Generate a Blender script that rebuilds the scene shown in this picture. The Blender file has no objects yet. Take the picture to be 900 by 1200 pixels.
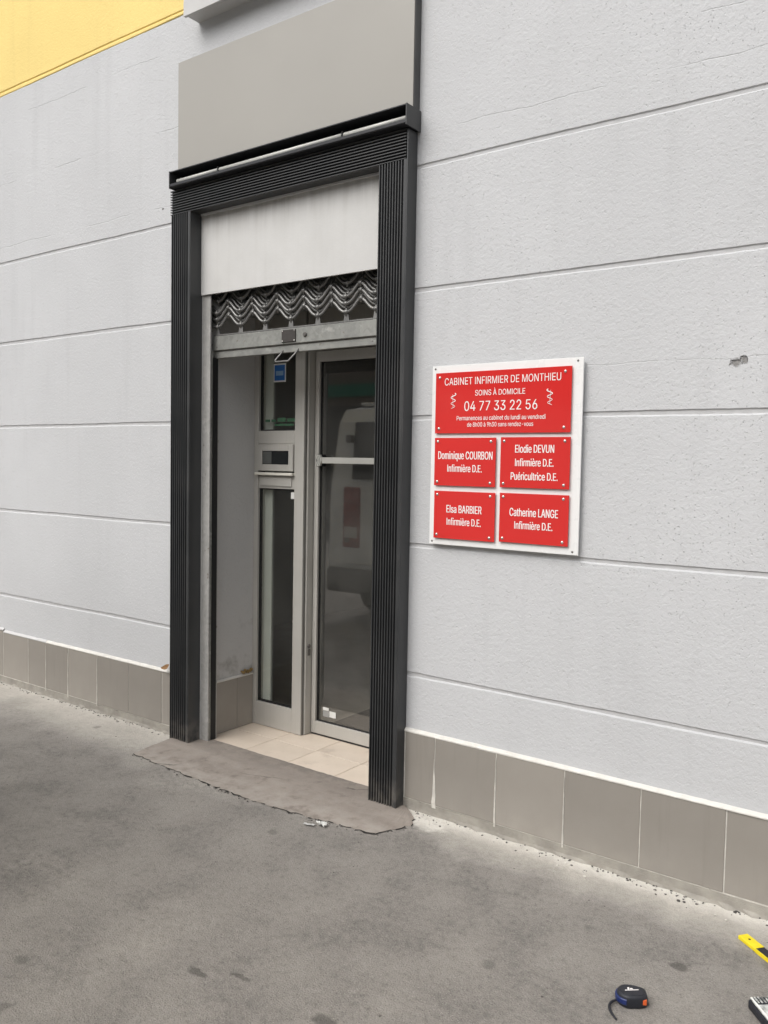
import bpy, bmesh, math, random
from mathutils import Vector, Matrix
random.seed(7)
SC = bpy.context.scene
COL = SC.collection
R = math.radians

# ------------------------------------------------------------------ camera
yaw, pitch, roll = -0.63123, -0.05651, 0.01830
fw = Vector((math.sin(yaw)*math.cos(pitch), math.cos(yaw)*math.cos(pitch), math.sin(pitch)))
rt = Vector((math.cos(yaw), -math.sin(yaw), 0))
up = rt.cross(fw)
r2 = rt*math.cos(roll) + up*math.sin(roll)
u2 = -rt*math.sin(roll) + up*math.cos(roll)
cd = bpy.data.cameras.new('camera')
cam = bpy.data.objects.new('camera', cd); COL.objects.link(cam)
m3 = Matrix((r2, u2, -fw)).transposed()
cam.matrix_world = Matrix.Translation((0, -2.9332, 1.47)) @ m3.to_4x4()
cd.sensor_fit = 'VERTICAL'; cd.sensor_height = 36.0; cd.lens = 985.0/1200.0*36.0
cd.clip_start = 0.05; cd.clip_end = 2000
SC.camera = cam

# ------------------------------------------------------------------ light
SUN_EL, SUN_AZ = R(48), R(-16)          # azimuth measured from -Y (street side) towards -X
w = bpy.data.worlds.new('World'); SC.world = w; w.use_nodes = True
nt = w.node_tree
sky = nt.nodes.new('ShaderNodeTexSky'); sky.sky_type = 'NISHITA'; sky.sun_disc = False
sky.sun_elevation = SUN_EL; sky.sun_rotation = R(180) - SUN_AZ
sky.air_density = 1.0; sky.dust_density = 4.0; sky.ozone_density = 1.0
hs = nt.nodes.new('ShaderNodeHueSaturation'); hs.inputs['Saturation'].default_value = 0.22
nt.links.new(sky.outputs[0], hs.inputs['Color'])
nt.links.new(hs.outputs[0], nt.nodes['Background'].inputs[0])
nt.nodes['Background'].inputs[1].default_value = 0.15
sd = bpy.data.lights.new('sun', 'SUN'); sd.energy = 1.2; sd.angle = R(60); sd.color = (1.0, 0.97, 0.92)
so = bpy.data.objects.new('sun', sd); COL.objects.link(so)
sdir = Vector((math.sin(SUN_AZ)*math.cos(SUN_EL), -math.cos(SUN_AZ)*math.cos(SUN_EL), math.sin(SUN_EL)))
so.rotation_euler = sdir.to_track_quat('Z', 'Y').to_euler(); so.location = sdir*20
vs = SC.view_settings
vs.view_transform = 'Standard'; vs.look = 'None'; vs.gamma = 1.0; vs.exposure = 0.30
try: vs.use_curve_mapping = False
except Exception: pass

# ------------------------------------------------------------------ node helper
class NB:
    def __init__(s, name):
        s.m = bpy.data.materials.new(name); s.m.use_nodes = True
        s.t = s.m.node_tree; s.p = s.t.nodes['Principled BSDF']; s.out = s.t.nodes['Material Output']
        s.tc = s.t.nodes.new('ShaderNodeTexCoord')
    def n(s, ty, **kw):
        x = s.t.nodes.new('ShaderNode'+ty)
        for k, v in kw.items(): setattr(x, k, v)
        return x
    def link(s, a, b): s.t.links.new(a, b)
    def set(s, sock, v):
        if hasattr(v, 'is_output') or isinstance(v, bpy.types.NodeSocket): s.link(v, sock)
        else: sock.default_value = v
    def obj(s): return s.tc.outputs['Object']
    def mapping(s, scale=(1,1,1), loc=(0,0,0), vec=None):
        x = s.n('Mapping'); s.link(vec or s.obj(), x.inputs['Vector'])
        x.inputs['Scale'].default_value = scale; x.inputs['Location'].default_value = loc
        return x.outputs[0]
    def noise(s, scale, detail=4, rough=.55, vec=None, dist=0.0):
        x = s.n('TexNoise'); s.link(vec or s.obj(), x.inputs['Vector'])
        x.inputs['Scale'].default_value = scale; x.inputs['Detail'].default_value = detail
        x.inputs['Roughness'].default_value = rough; x.inputs['Distortion'].default_value = dist
        return x.outputs['Fac']
    def voro(s, scale, feature='F1', vec=None, out='Distance', rnd=1.0):
        x = s.n('TexVoronoi'); x.feature = feature; s.link(vec or s.obj(), x.inputs['Vector'])
        x.inputs['Scale'].default_value = scale; x.inputs['Randomness'].default_value = rnd
        return x.outputs[out]
    def ramp(s, f, a, b, ca=(0,0,0,1), cb=(1,1,1,1), interp='LINEAR'):
        x = s.n('ValToRGB'); s.link(f, x.inputs[0]); e = x.color_ramp.elements
        x.color_ramp.interpolation = interp
        e[0].position = a; e[1].position = b; e[0].color = ca; e[1].color = cb
        return x.outputs[0]
    def rng(s, f, a, b, c=0., d=1.):
        x = s.n('MapRange'); x.clamp = True; s.set(x.inputs[0], f)
        for i, v in enumerate((a, b, c, d)): s.set(x.inputs[1+i], v)
        return x.outputs[0]
    def math(s, op, a, b=0.0, c=0.0):
        x = s.n('Math', operation=op); s.set(x.inputs[0], a); s.set(x.inputs[1], b); s.set(x.inputs[2], c)
        return x.outputs[0]
    def mix(s, f, a, b, blend='MIX'):
        x = s.n('Mix', data_type='RGBA', blend_type=blend); s.set(x.inputs[0], f)
        s.set(x.inputs[6], a if not isinstance(a, tuple) else col(a)); s.set(x.inputs[7], b if not isinstance(b, tuple) else col(b))
        return x.outputs[2]
    def sep(s, vec=None):
        x = s.n('SeparateXYZ'); s.link(vec or s.obj(), x.inputs[0]); return x.outputs
    def bump(s, h, dist=.002, strength=1.0, prev=None):
        x = s.n('Bump'); s.link(h, x.inputs['Height']); x.inputs['Distance'].default_value = dist
        x.inputs['Strength'].default_value = strength
        if prev: s.link(prev, x.inputs['Normal'])
        return x.outputs[0]
    def fin(s, color=None, rough=.6, normal=None, metal=0.0, spec=None):
        p = s.p
        if color is not None: s.set(p.inputs['Base Color'], col(color) if isinstance(color, tuple) else color)
        s.set(p.inputs['Roughness'], rough); s.set(p.inputs['Metallic'], metal)
        if spec is not None: p.inputs['Specular IOR Level'].default_value = spec
        if normal: s.link(normal, p.inputs['Normal'])
        return s.m
def col(c): return tuple(c) if len(c) == 4 else tuple(c)+(1.0,)

def simple(name, c, rough=.6, metal=0., var=.08, scale=8., bump=0., spec=None):
    b = NB(name); f = b.noise(scale, 5)
    c2 = tuple(x*(1-var*2) for x in c)
    cc = b.mix(b.rng(f, .3, .7), c2, c)
    n = b.bump(b.noise(scale*14, 3), bump) if bump else None
    rr = b.rng(b.noise(scale*2.3, 3), .3, .7, max(0, rough-.07), min(1, rough+.07))
    return b.fin(cc, rr, n, metal, spec)

# ------------------------------------------------------------------ materials
def mat_render(name, base, cracks=(), spall=(), grime=False):
    b = NB(name)
    xyz = b.sep()
    big = b.noise(1.1, 4)
    streak = b.noise(1.0, 4, vec=b.mapping((9, 1, .7)))
    c = b.mix(b.rng(big, .3, .72), tuple(x*.93 for x in base), tuple(x*1.03 for x in base))
    c = b.mix(b.rng(streak, .55, .8, 0, .45), c, tuple(x*.84 for x in base))
    if grime:                                                # hand and shoe scuffs low on the reveal
        gm = b.math('MULTIPLY', b.rng(xyz[2], .28, .95, 1, 0), b.rng(b.noise(5.5, 5, .68), .55, .72))
        c = b.mix(b.math('MULTIPLY', gm, .6), c, (.16,.145,.12))
    fine = b.noise(190, 3)
    c = b.mix(b.rng(fine, .30, .44, .30, 0), c, tuple(x*.72 for x in base))
    # pits: small open pores in the hand-floated render
    pv = b.voro(85, vec=b.mapping((1, 1, .62)))
    pmask = b.rng(big, .35, .7, .25, 1.0)
    pit = b.math('MULTIPLY', b.rng(pv, .10, .20, 1, 0), pmask)
    c = b.mix(b.math('MULTIPLY', pit, .16), c, tuple(x*.5 for x in base))
    # trowel strokes
    st = b.noise(66, 3, .6, dist=.35)
    md = b.noise(24, 3, .6)
    h = b.math('ADD', b.math('MULTIPLY', st, 1.0), b.math('MULTIPLY', fine, .38))
    h = b.math('ADD', h, b.math('MULTIPLY', md, .5))
    h = b.math('SUBTRACT', h, b.math('MULTIPLY', pit, .9))
    # hairline cracks along filled joints
    if cracks:
        wob = b.math('MULTIPLY', b.math('SUBTRACT', b.noise(3.2, 6, .6, vec=b.mapping((1,1,0))), .5), .05)
        tot = None
        cmask = b.noise(2.3, 3, vec=b.mapping((1,1,.9)))
        for (z0, wd, lo, hi, x0, x1, st_) in cracks:
            d = b.math('ABSOLUTE', b.math('SUBTRACT', b.math('ADD', xyz[2], wob), z0))
            k = b.rng(d, wd*.3, wd, 1, 0)
            k = b.math('MULTIPLY', k, b.rng(cmask, lo, hi))
            k = b.math('MULTIPLY', k, b.math('MULTIPLY', b.math('GREATER_THAN', xyz[0], x0), b.math('LESS_THAN', xyz[0], x1)))
            k = b.math('MULTIPLY', k, st_)
            tot = k if tot is None else b.math('MAXIMUM', tot, k)
        c = b.mix(b.math('MULTIPLY', tot, .17), c, (.17,.165,.16))
        h = b.math('SUBTRACT', h, b.math('MULTIPLY', tot, .55))
    if spall:                                                # knocked-off patches of bare mortar
        wx = b.math('MULTIPLY', b.math('SUBTRACT', b.noise(38, 4), .5), .05)
        wz = b.math('MULTIPLY', b.math('SUBTRACT', b.noise(38, 4, vec=b.mapping((1,1,1),(5,3,1))), .5), .035)
        sp = None
        for (cx, cz, rx, rz) in spall:
            dx = b.math('DIVIDE', b.math('SUBTRACT', b.math('ADD', xyz[0], wx), cx), rx)
            dz = b.math('DIVIDE', b.math('SUBTRACT', b.math('ADD', xyz[2], wz), cz), rz)
            d2 = b.math('ADD', b.math('MULTIPLY', dx, dx), b.math('MULTIPLY', dz, dz))
            k = b.rng(d2, .45, 1.5, 1, 0)
            sp = k if sp is None else b.math('MAXIMUM', sp, k)
        c = b.mix(b.math('MULTIPLY', sp, .8), c, b.mix(b.noise(160, 3), (.07,.065,.06), (.30,.285,.265)))
        h = b.math('SUBTRACT', h, b.math('MULTIPLY', sp, 3.5))
    return b.fin(c, .88, b.bump(h, .0026, .95), spec=.25)

M = {}
WALL = (.590,.596,.606)
M['render'] = mat_render('pale_grey_render', WALL)
M['render_cracked'] = mat_render('cracked_grey_render', WALL, cracks=[(3.19,.0032,.48,.54,-9,-3.3,1.), (3.58,.0026,.50,.56,-5,-3.3,.9), (2.80,.0036,.40,.46,-9,-3.4,.7), (2.83,.0026,.42,.5,-2.1,3,.7), (2.99,.0026,.50,.56,-1.4,3,.7)], spall=[(-3.62,2.79,.006,.004)])
M['render_spalled'] = mat_render('spalled_grey_render', WALL, cracks=[(1.845,.0026,.45,.52,-1.25,3,.45)], spall=[(-.722,1.826,.020,.0125), (-.693,1.833,.012,.009), (-.680,1.834,.004,.004)])
M['reveal'] = mat_render('reveal_render', (.55,.545,.535), grime=True)
M['yellow'] = mat_render('yellow_render', (.90,.70,.27))
M['joint'] = simple('joint_bed_render', (.57,.57,.575), .9, var=.06, scale=30, bump=.001)  # groove bed's own pale grey, close to the wall paint

def mat_plinth():
    b = NB('plinth_tile'); oi = b.n('ObjectInfo')
    rr = b.rng(oi.outputs['Random'], 0, 1, .90, 1.08)
    n1 = b.noise(3.5, 5); n2 = b.noise(420, 2)
    c = b.mix(b.rng(n1, .3, .7), (.285,.262,.232), (.325,.300,.268))
    c = b.mix(b.rng(n2, .58, .72, 0, .3), c, (.2,.185,.165))
    g = b.n('NewGeometry')
    z = b.sep(g.outputs['Position'])[2]
    dirt = b.math('MULTIPLY', b.rng(z, .03, .14, 1, 0), b.rng(b.noise(9, 5, vec=g.outputs['Position']), .42, .66))
    c = b.mix(b.math('MULTIPLY', dirt, .35), c, (.42,.39,.34))
    drip = b.rng(b.noise(1, 4, vec=b.mapping((30,1,2), vec=g.outputs['Position'])), .58, .74, 0, .22)
    c = b.mix(drip, c, (.2,.185,.165))
    v = b.n('VectorMath', operation='SCALE'); b.link(c, v.inputs[0]); b.set(v.inputs['Scale'], rr)
    return b.fin(v.outputs[0], .5, b.bump(n2, .0003), spec=.4)
M['plinth'] = mat_plinth()
M['grout'] = simple('white_grout', (.74,.71,.65), .9, var=.16, scale=22, bump=.003)
M['cement'] = simple('cement_skirt', (.40,.375,.33), .9, var=.16, scale=16, bump=.003)
M['coping'] = simple('white_mortar_fillet', (.80,.775,.72), .85, var=.06, scale=30, bump=.003)

def mat_asphalt():
    b = NB('worn_asphalt'); xyz = b.sep()
    n0 = b.noise(.9, 6, .6); n1 = b.noise(4.2, 6, .6); n2 = b.noise(38, 6, .75); n3 = b.noise(170, 4, .7)
    c = b.mix(b.rng(n0, .32, .68), (.186,.174,.160), (.250,.233,.213))
    c = b.mix(b.rng(n1, .42, .66, 0, .72), c, (.305,.285,.258))
    c = b.mix(b.rng(n1, .46, .28, 0, .55), c, (.138,.131,.122))
    c = b.mix(b.rng(n2, .42, .66, .0, .55), c, (.315,.294,.268))
    c = b.mix(b.rng(n2, .45, .30, .0, .5), c, (.115,.107,.10))
    c = b.mix(b.rng(n3, .56, .74, 0, .5), c, (.40,.375,.34)); c = b.mix(b.rng(n3, .45, .32, 0, .6), c, (.085,.08,.075))
    ag = b.voro(210, out='Color'); agd = b.voro(210)
    ags = b.n('SeparateColor'); b.link(ag, ags.inputs[0])
    bright = b.math('MULTIPLY', b.rng(ags.outputs[0], .72, .95), b.rng(agd, .45, .2))
    c = b.mix(b.math('MULTIPLY', bright, .75), c, (.40,.38,.35))
    dark = b.math('MULTIPLY', b.rng(ags.outputs[1], .7, .95), b.rng(agd, .45, .2))
    c = b.mix(b.math('MULTIPLY', dark, .5), c, (.06,.056,.053))
    # pale dust and old cement wash along the foot of the wall
    edge = b.math('ADD', xyz[1], b.math('MULTIPLY', b.math('SUBTRACT', b.noise(3.0, 6, .65), .5), .42))
    rightside = b.rng(xyz[0], -2.6, -1.9)
    wid = b.math('MULTIPLY_ADD', rightside, .18, -.46)
    dust = b.rng(edge, wid, b.math('ADD', wid, b.math('MULTIPLY_ADD', rightside, -.06, .34)))
    dust = b.math('MULTIPLY', dust, b.rng(n2, .2, .6, .62, 1.0))
    c = b.mix(b.math('MULTIPLY', dust, b.rng(rightside, 0, 1, .62, .95)), c, b.mix(n1, (.52,.485,.43), (.74,.70,.63)))
    n4 = b.noise(11, 5, .7)
    lip = b.rng(b.math('ADD', xyz[1], b.math('MULTIPLY', b.math('SUBTRACT', n4, .5), .12)), -.105, -.02)
    px = b.math('DIVIDE', b.math('ADD', xyz[0], 1.845), .13); py = b.math('DIVIDE', b.math('ADD', xyz[1], .075), .085)
    splash = b.rng(b.math('ADD', b.math('ADD', b.math('MULTIPLY', px, px), b.math('MULTIPLY', py, py)), b.math('MULTIPLY', b.math('SUBTRACT', n4, .5), 2.4)), .2, 1.0, 1, 0)
    lip = b.math('MAXIMUM', b.math('MULTIPLY', lip, b.rng(rightside, 0, 1, .3, .85)), b.math('MULTIPLY', splash, .85))
    c = b.mix(lip, c, b.mix(n2, (.60,.575,.52), (.82,.79,.73)))
    # pale worn patches
    wp = b.math('MULTIPLY', b.rng(b.noise(2.1, 5, .6, vec=b.mapping((1,1,1),(7,2,0))), .56, .72), b.rng(n2, .35, .6))
    c = b.mix(b.math('MULTIPLY', wp, .62), c, (.36,.335,.30))
    # oil and gum spots
    warp = b.n('VectorMath', operation='MULTIPLY_ADD'); nv = b.n('TexNoise'); b.link(b.obj(), nv.inputs['Vector']); nv.inputs['Scale'].default_value = 24
    b.link(nv.outputs['Color'], warp.inputs[0]); warp.inputs[1].default_value = (.045,.045,0); b.link(b.obj(), warp.inputs[2])
    sv = b.n('TexVoronoi'); b.link(warp.outputs[0], sv.inputs['Vector']); sv.inputs['Scale'].default_value = 4.6
    ss = b.n('SeparateColor'); b.link(sv.outputs['Color'], ss.inputs[0])
    spot = b.math('MULTIPLY', b.rng(sv.outputs['Distance'], .075, .13, 1, 0), b.math('GREATER_THAN', ss.outputs[0], .52))
    c = b.mix(b.math('MULTIPLY', spot, .36), c, (.052,.048,.045))
    # two named stains near the tools
    for (cx, cy, rx, ry) in [(-.700,-.455,.030,.016), (-1.797,-1.349,.035,.014), (-1.686,-1.288,.03,.012), (-1.374,-1.28,.035,.022)]:
        wv = b.sep(warp.outputs[0])
        dx = b.math('DIVIDE', b.math('SUBTRACT', wv[0], cx+.022), rx); dy = b.math('DIVIDE', b.math('SUBTRACT', wv[1], cy+.022), ry)
        d = b.math('ADD', b.math('MULTIPLY', dx, dx), b.math('MULTIPLY', dy, dy))
        c = b.mix(b.rng(d, .5, 1.4, .6, 0), c, (.06,.055,.05))
    h = b.math('ADD', b.math('MULTIPLY', n3, .5), b.math('MULTIPLY', n2, .9))
    h = b.math('ADD', h, b.math('MULTIPLY', agd, -.5))
    return b.fin(c, .86, b.bump(h, .0038, 1.0), spec=.28)
M['asphalt'] = mat_asphalt()

def mat_apron():
    b = NB('apron_concrete')
    n0 = b.noise(1.0, 6, .62, vec=b.mapping((1.4,5,1)), dist=1.0); n1 = b.noise(14, 6, .65); n2 = b.noise(240, 3)
    c = b.mix(b.rng(n0, .34, .66), (.255,.222,.195), (.335,.295,.258))
    c = b.mix(b.rng(n1, .50, .7, 0, .5), c, (.36,.33,.295))
    c = b.mix(b.rng(n1, .46, .32, 0, .55), c, (.17,.148,.13))
    c = b.mix(b.rng(n2, .58, .75, 0, .4), c, (.15,.13,.12))
    xyz = b.sep()
    st = b.math('MULTIPLY', b.rng(xyz[1], -.14, .03), b.rng(n1, .36, .6)); c = b.mix(b.math('MULTIPLY', st, .6), c, (.135,.118,.104))
    ed = b.math('MULTIPLY', b.rng(xyz[1], -.20, -.33), b.rng(n1, .38, .58)); c = b.mix(b.math('MULTIPLY', ed, .5), c, (.40,.37,.335))
    wob = b.math('MULTIPLY', b.math('SUBTRACT', b.noise(5, 5), .5), .16)
    k = b.rng(b.math('ABSOLUTE', b.math('SUBTRACT', b.math('ADD', xyz[1], wob), b.math('MULTIPLY_ADD', xyz[0], .35, .80))), .0015, .005, .6, 0)
    k = b.math('MULTIPLY', k, b.rng(b.noise(3.3, 3), .42, .52))
    c = b.mix(k, c, (.05,.045,.04))
    h = b.math('ADD', b.math('MULTIPLY', n1, 1.2), b.math('MULTIPLY', n2, .3))
    return b.fin(c, .85, b.bump(h, .004, .8), spec=.25)
M['apron'] = mat_apron()
M['crack'] = simple('crack_dirt', (.035,.031,.027), .95, var=.3, scale=30, bump=.004)

def mat_anthracite():
    b = NB('anthracite_aluminium'); n = b.noise(6, 5); s = b.noise(1, 4, vec=b.mapping((40,40,.8)))
    c = b.mix(b.rng(n, .3, .7), (.034,.036,.038), (.048,.049,.050))
    c = b.mix(b.rng(s, .55, .8, 0, .5), c, (.065,.063,.060))
    g = b.n('NewGeometry'); z = b.sep(g.outputs['Position'])[2]
    c = b.mix(b.math('MULTIPLY', b.rng(z, .02, .16, .6, 0), b.rng(b.noise(18, 5, vec=g.outputs['Position']), .38, .62)), c, (.22,.2,.175))
    return b.fin(c, b.rng(n, .3, .7, .36, .5), None, .0, .55)
M['anth'] = mat_anthracite()
M['trough'] = simple('black_trough', (.020,.021,.025), .5, var=.1)
M['tube'] = simple('fluorescent_tube_glass', (.60,.60,.565), .3, var=.05)
M['fascia'] = simple('taupe_fascia_panel', (.375,.360,.330), .48, var=.025, scale=1.5, spec=.4)
M['fascia_edge'] = simple('dark_fascia_edge', (.075,.075,.075), .5)
def mat_whitepanel():
    b = NB('white_shutter_housing'); s = b.noise(1, 5, .6, vec=b.mapping((22,1,1.2))); n = b.noise(5, 5)
    c = b.mix(b.rng(n, .3, .7), (.575,.570,.555), (.635,.63,.615))
    c = b.mix(b.rng(s, .5, .74, 0, .22), c, (.48,.465,.44))
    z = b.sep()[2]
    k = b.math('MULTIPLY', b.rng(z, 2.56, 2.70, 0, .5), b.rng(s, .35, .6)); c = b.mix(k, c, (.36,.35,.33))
    return b.fin(c, .62, b.bump(b.noise(120,3), .0005))
M['whitepanel'] = mat_whitepanel()
def mat_galv(name, lo, hi, rough=.48, metal=.55):
    b = NB(name); v = b.voro(60, out='Color'); sc = b.n('SeparateColor'); b.link(v, sc.inputs[0]); n = b.noise(9, 6, .65)
    c = b.mix(b.math('MULTIPLY_ADD', sc.outputs[0], .3, b.math('MULTIPLY', n, .8)), lo, hi)
    sp = b.rng(b.noise(34, 5), .66, .72, 0, .7); c = b.mix(sp, c, (.16,.12,.085))
    c = b.mix(b.rng(b.noise(17, 5), .63, .75, 0, .5), c, (.72,.71,.68))
    return b.fin(c, b.rng(n, .3, .7, rough-.1, rough+.12), b.bump(n, .0006), metal)
M['galv'] = mat_galv('galvanised_steel', (.20,.203,.19), (.40,.40,.375))
M['rail'] = mat_galv('painted_guide_rail', (.34,.335,.32), (.56,.55,.53), .55, .2)
M['grille'] = mat_galv('dull_steel_tube', (.12,.12,.116), (.30,.295,.285), .46, .6)
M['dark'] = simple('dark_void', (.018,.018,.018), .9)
M['rubber'] = simple('black_rubber', (.013,.013,.014), .6)
def mat_alu():
    b = NB('anodised_aluminium'); s = b.noise(1, 4, vec=b.mapping((180,180,1.5))); n = b.noise(4, 5)
    c = b.mix(b.rng(n, .3, .7), (.47,.455,.42), (.53,.515,.48))
    c = b.mix(b.rng(s, .45, .75, 0, .3), c, (.40,.385,.355))
    return b.fin(c, b.rng(s, .3, .7, .36, .5), None, .15)
M['alu'] = mat_alu()
M['aludark'] = simple('aluminium_gasket_grey', (.20,.195,.18), .5, .3)
M['cream'] = simple('cream_plastic', (.74,.72,.64), .4, var=.04)
M['barmetal'] = simple('satin_bar', (.50,.495,.46), .4, .1, var=.05)
M['brown'] = simple('brown_lock_plate', (.050,.043,.039), .6, var=.15, scale=40)

def mat_glass(name, tint, ior=2.6, d0=.025, d1=.085, rough=.028):
    b = NB(name); t = b.t
    tr = b.n('BsdfTransparent'); tr.inputs[0].default_value = col(tint)
    gl = b.n('BsdfGlossy'); gl.inputs['Roughness'].default_value = rough
    df = b.n('BsdfDiffuse'); df.inputs[0].default_value = (.5,.49,.46,1)
    fr = b.n('Fresnel'); fr.inputs[0].default_value = ior
    ge = b.n('NewGeometry')
    f = b.math('MULTIPLY', fr.outputs[0], b.math('SUBTRACT', 1.0, ge.outputs['Backfacing']))
    m1 = b.n('MixShader'); b.link(f, m1.inputs[0]); b.link(tr.outputs[0], m1.inputs[1]); b.link(gl.outputs[0], m1.inputs[2])
    m2 = b.n('MixShader'); b.set(m2.inputs[0], b.rng(b.noise(3, 5, .65), .35, .75, d0, d1)); b.link(m1.outputs[0], m2.inputs[1]); b.link(df.outputs[0], m2.inputs[2])
    b.link(m2.outputs[0], b.out.inputs['Surface'])
    return b.m
M['glass'] = mat_glass('door_glass', (.80,.81,.79))
M['glass_side'] = mat_glass('sidelight_glass', (.90,.91,.89), 1.75, .01, .04)
M['vanglass'] = simple('tinted_vehicle_glass', (.012,.014,.015), .06, var=.02, spec=.7)

def mat_tile():
    b = NB('beige_floor_tile'); oi = b.n('ObjectInfo'); n = b.noise(7, 5); n2 = b.noise(60, 4)
    c = b.mix(b.rng(n, .3, .7), (.66,.565,.465), (.74,.64,.535))
    c = b.mix(b.rng(n2, .62, .74, 0, .35), c, (.42,.35,.29))
    g = b.n('NewGeometry'); wn = b.noise(5.5, 5, .6, vec=g.outputs['Position'])
    c = b.mix(b.rng(wn, .60, .70, 0, .5), c, (.47,.39,.32))
    v = b.n('VectorMath', operation='SCALE'); b.link(c, v.inputs[0]); b.set(v.inputs['Scale'], b.rng(oi.outputs['Random'], 0, 1, .92, 1.05))
    return b.fin(v.outputs[0], .42)
M['tile'] = mat_tile()
M['tilejoint'] = simple('tile_joint', (.21,.165,.13), .9, var=.2, scale=20)
M['board'] = simple('white_acrylic_board', (.86,.86,.85), .3, var=.01)
M['red'] = simple('red_acrylic_plate', (.66,.034,.031), .10, var=.03, scale=2, spec=.5)
M['print'] = simple('white_print', (.88,.84,.82), .5, var=.01)
M['screw'] = simple('polished_screw', (.72,.70,.66), .24, .9, var=.03)
M['dullscrew'] = simple('zinc_screw', (.20,.19,.18), .4, .8, var=.03)
M['intwall'] = simple('interior_plaster', (.42,.40,.37), .8, var=.05, scale=3)
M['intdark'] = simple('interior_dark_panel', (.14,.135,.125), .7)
M['intfloor'] = simple('interior_vinyl_floor', (.46,.42,.365), .45, var=.1, scale=3)
M['mat'] = simple('charcoal_door_mat', (.022,.023,.024), .95, var=.2, scale=60, bump=.003)
M['lightpanel'] = simple('pale_interior_board', (.84,.86,.82), .7, var=.03)
M['blue'] = simple('blue_sticker', (.02,.13,.42), .4, var=.05)
M['paper'] = simple('white_paper', (.80,.80,.77), .6, var=.04, scale=30)
M['greenreflection'] = simple('green_text_reflection', (.05,.22,.11), .6)  # colour of the green lettering reflection put on the sidelight pane
M['navy'] = simple('navy_plastic', (.018,.034,.14), .35, var=.15, scale=60)
M['blackplastic'] = simple('black_rubber_grip', (.020,.022,.030), .5, var=.15, scale=50, bump=.0006)
M['orange'] = simple('orange_plastic', (.75,.13,.03), .35)
M['yellowplastic'] = simple('yellow_enamel', (.90,.72,.02), .35, var=.06, scale=30)
def mat_tray():
    b = NB('smeared_pale_plastic'); n = b.noise(34, 5, .65); n2 = b.noise(120, 3)
    c = b.mix(b.rng(n, .40, .62), (.12,.125,.12), (.66,.68,.65))
    c = b.mix(b.rng(n2, .5, .75, 0, .35), c, (.75,.76,.73))
    return b.fin(c, .4, b.bump(n, .0008))
M['tray'] = mat_tray()
M['vanwhite'] = simple('white_van_paint', (.66,.67,.65), .25, var=.03, scale=1.5)
M['taillight'] = simple('red_lens', (.30,.022,.018), .2, var=.35, scale=30)
M['tyre'] = simple('tyre_rubber', (.02,.02,.02), .8)
M['rim'] = simple('steel_rim', (.35,.35,.34), .4, .6)
M['bumper'] = simple('grey_bumper_plastic', (.06,.06,.06), .6)
M['facade'] = simple('street_facade_render', (.21,.175,.145), .9, var=.12, scale=.8, bump=.004)
M['shopdark'] = simple('shopfront_dark', (.03,.03,.03), .3)
M['shopgreen'] = simple('green_shop_fascia', (.01,.24,.15), .5)
M['frame_w'] = simple('window_frame_paint', (.5,.48,.44), .5)
M['slate'] = simple('roof_slate', (.08,.08,.085), .7)
M['kerb'] = simple('granite_kerb', (.30,.29,.275), .8, var=.15, scale=12, bump=.003)
M['leaf'] = simple('dry_leaf', (.36,.20,.085), .8, var=.25, scale=60)
M['foam'] = simple('crumbled_yellow_foam', (.46,.31,.12), .9, var=.3, scale=70, bump=.004)
M['grit'] = simple('grit', (.17,.155,.14), .9, var=.4, scale=25)
M['sill'] = simple('painted_stone_sill', (.60,.595,.585), .75, var=.06, scale=5, bump=.001)

# ------------------------------------------------------------------ mesh helpers
def link(o, parent=None):
    COL.objects.link(o)
    if parent is not None:
        o.parent = parent
    return o
def worldloc(o):
    v = Vector(o.location)
    while o.parent is not None:
        o = o.parent; v += Vector(o.location)
    return v
def thing(name, label, cat, loc, group=None):
    o = bpy.data.objects.new(name, None); COL.objects.link(o); o.location = loc; o.empty_display_size = .1
    return tag(o, label, cat, group)
def tag(o, label=None, cat=None, group=None, kind=None):
    if label: o['label'] = label
    if cat: o['category'] = cat
    if group: o['group'] = group
    if kind: o['kind'] = kind
    return o
def obj(name, bm, mat, parent=None, smooth=False, at=None):
    """mesh given in world coordinates unless `at` is set (then local about `at`)"""
    if isinstance(bm, bmesh.types.BMesh):
        bmesh.ops.recalc_face_normals(bm, faces=bm.faces)
        me = bpy.data.meshes.new(name); bm.to_mesh(me); bm.free()
    else: me = bm
    if mat is not None and not me.materials:
        for k in (mat if isinstance(mat, list) else [mat]): me.materials.append(k)
    if smooth:
        for p in me.polygons: p.use_smooth = True
    o = bpy.data.objects.new(name, me)
    link(o, parent)
    base = worldloc(parent) if parent is not None else Vector((0,0,0))
    o.location = (Vector(at) if at is not None else Vector((0,0,0))) - base
    return o
def addbox(bm, x0, x1, y0, y1, z0, z1, bev=0., seg=1):
    r = bmesh.ops.create_cube(bm, size=1.0); vv = r['verts']
    for v in vv:
        v.co.x = x0 + (v.co.x+.5)*(x1-x0); v.co.y = y0 + (v.co.y+.5)*(y1-y0); v.co.z = z0 + (v.co.z+.5)*(z1-z0)
    if bev > 0:
        ed = list({e for v in vv for e in v.link_edges})
        bmesh.ops.bevel(bm, geom=ed, offset=bev, segments=seg, affect='EDGES', profile=.5)
    return bm
def box(*a, **k): return addbox(bmesh.new(), *a, **k)
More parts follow.
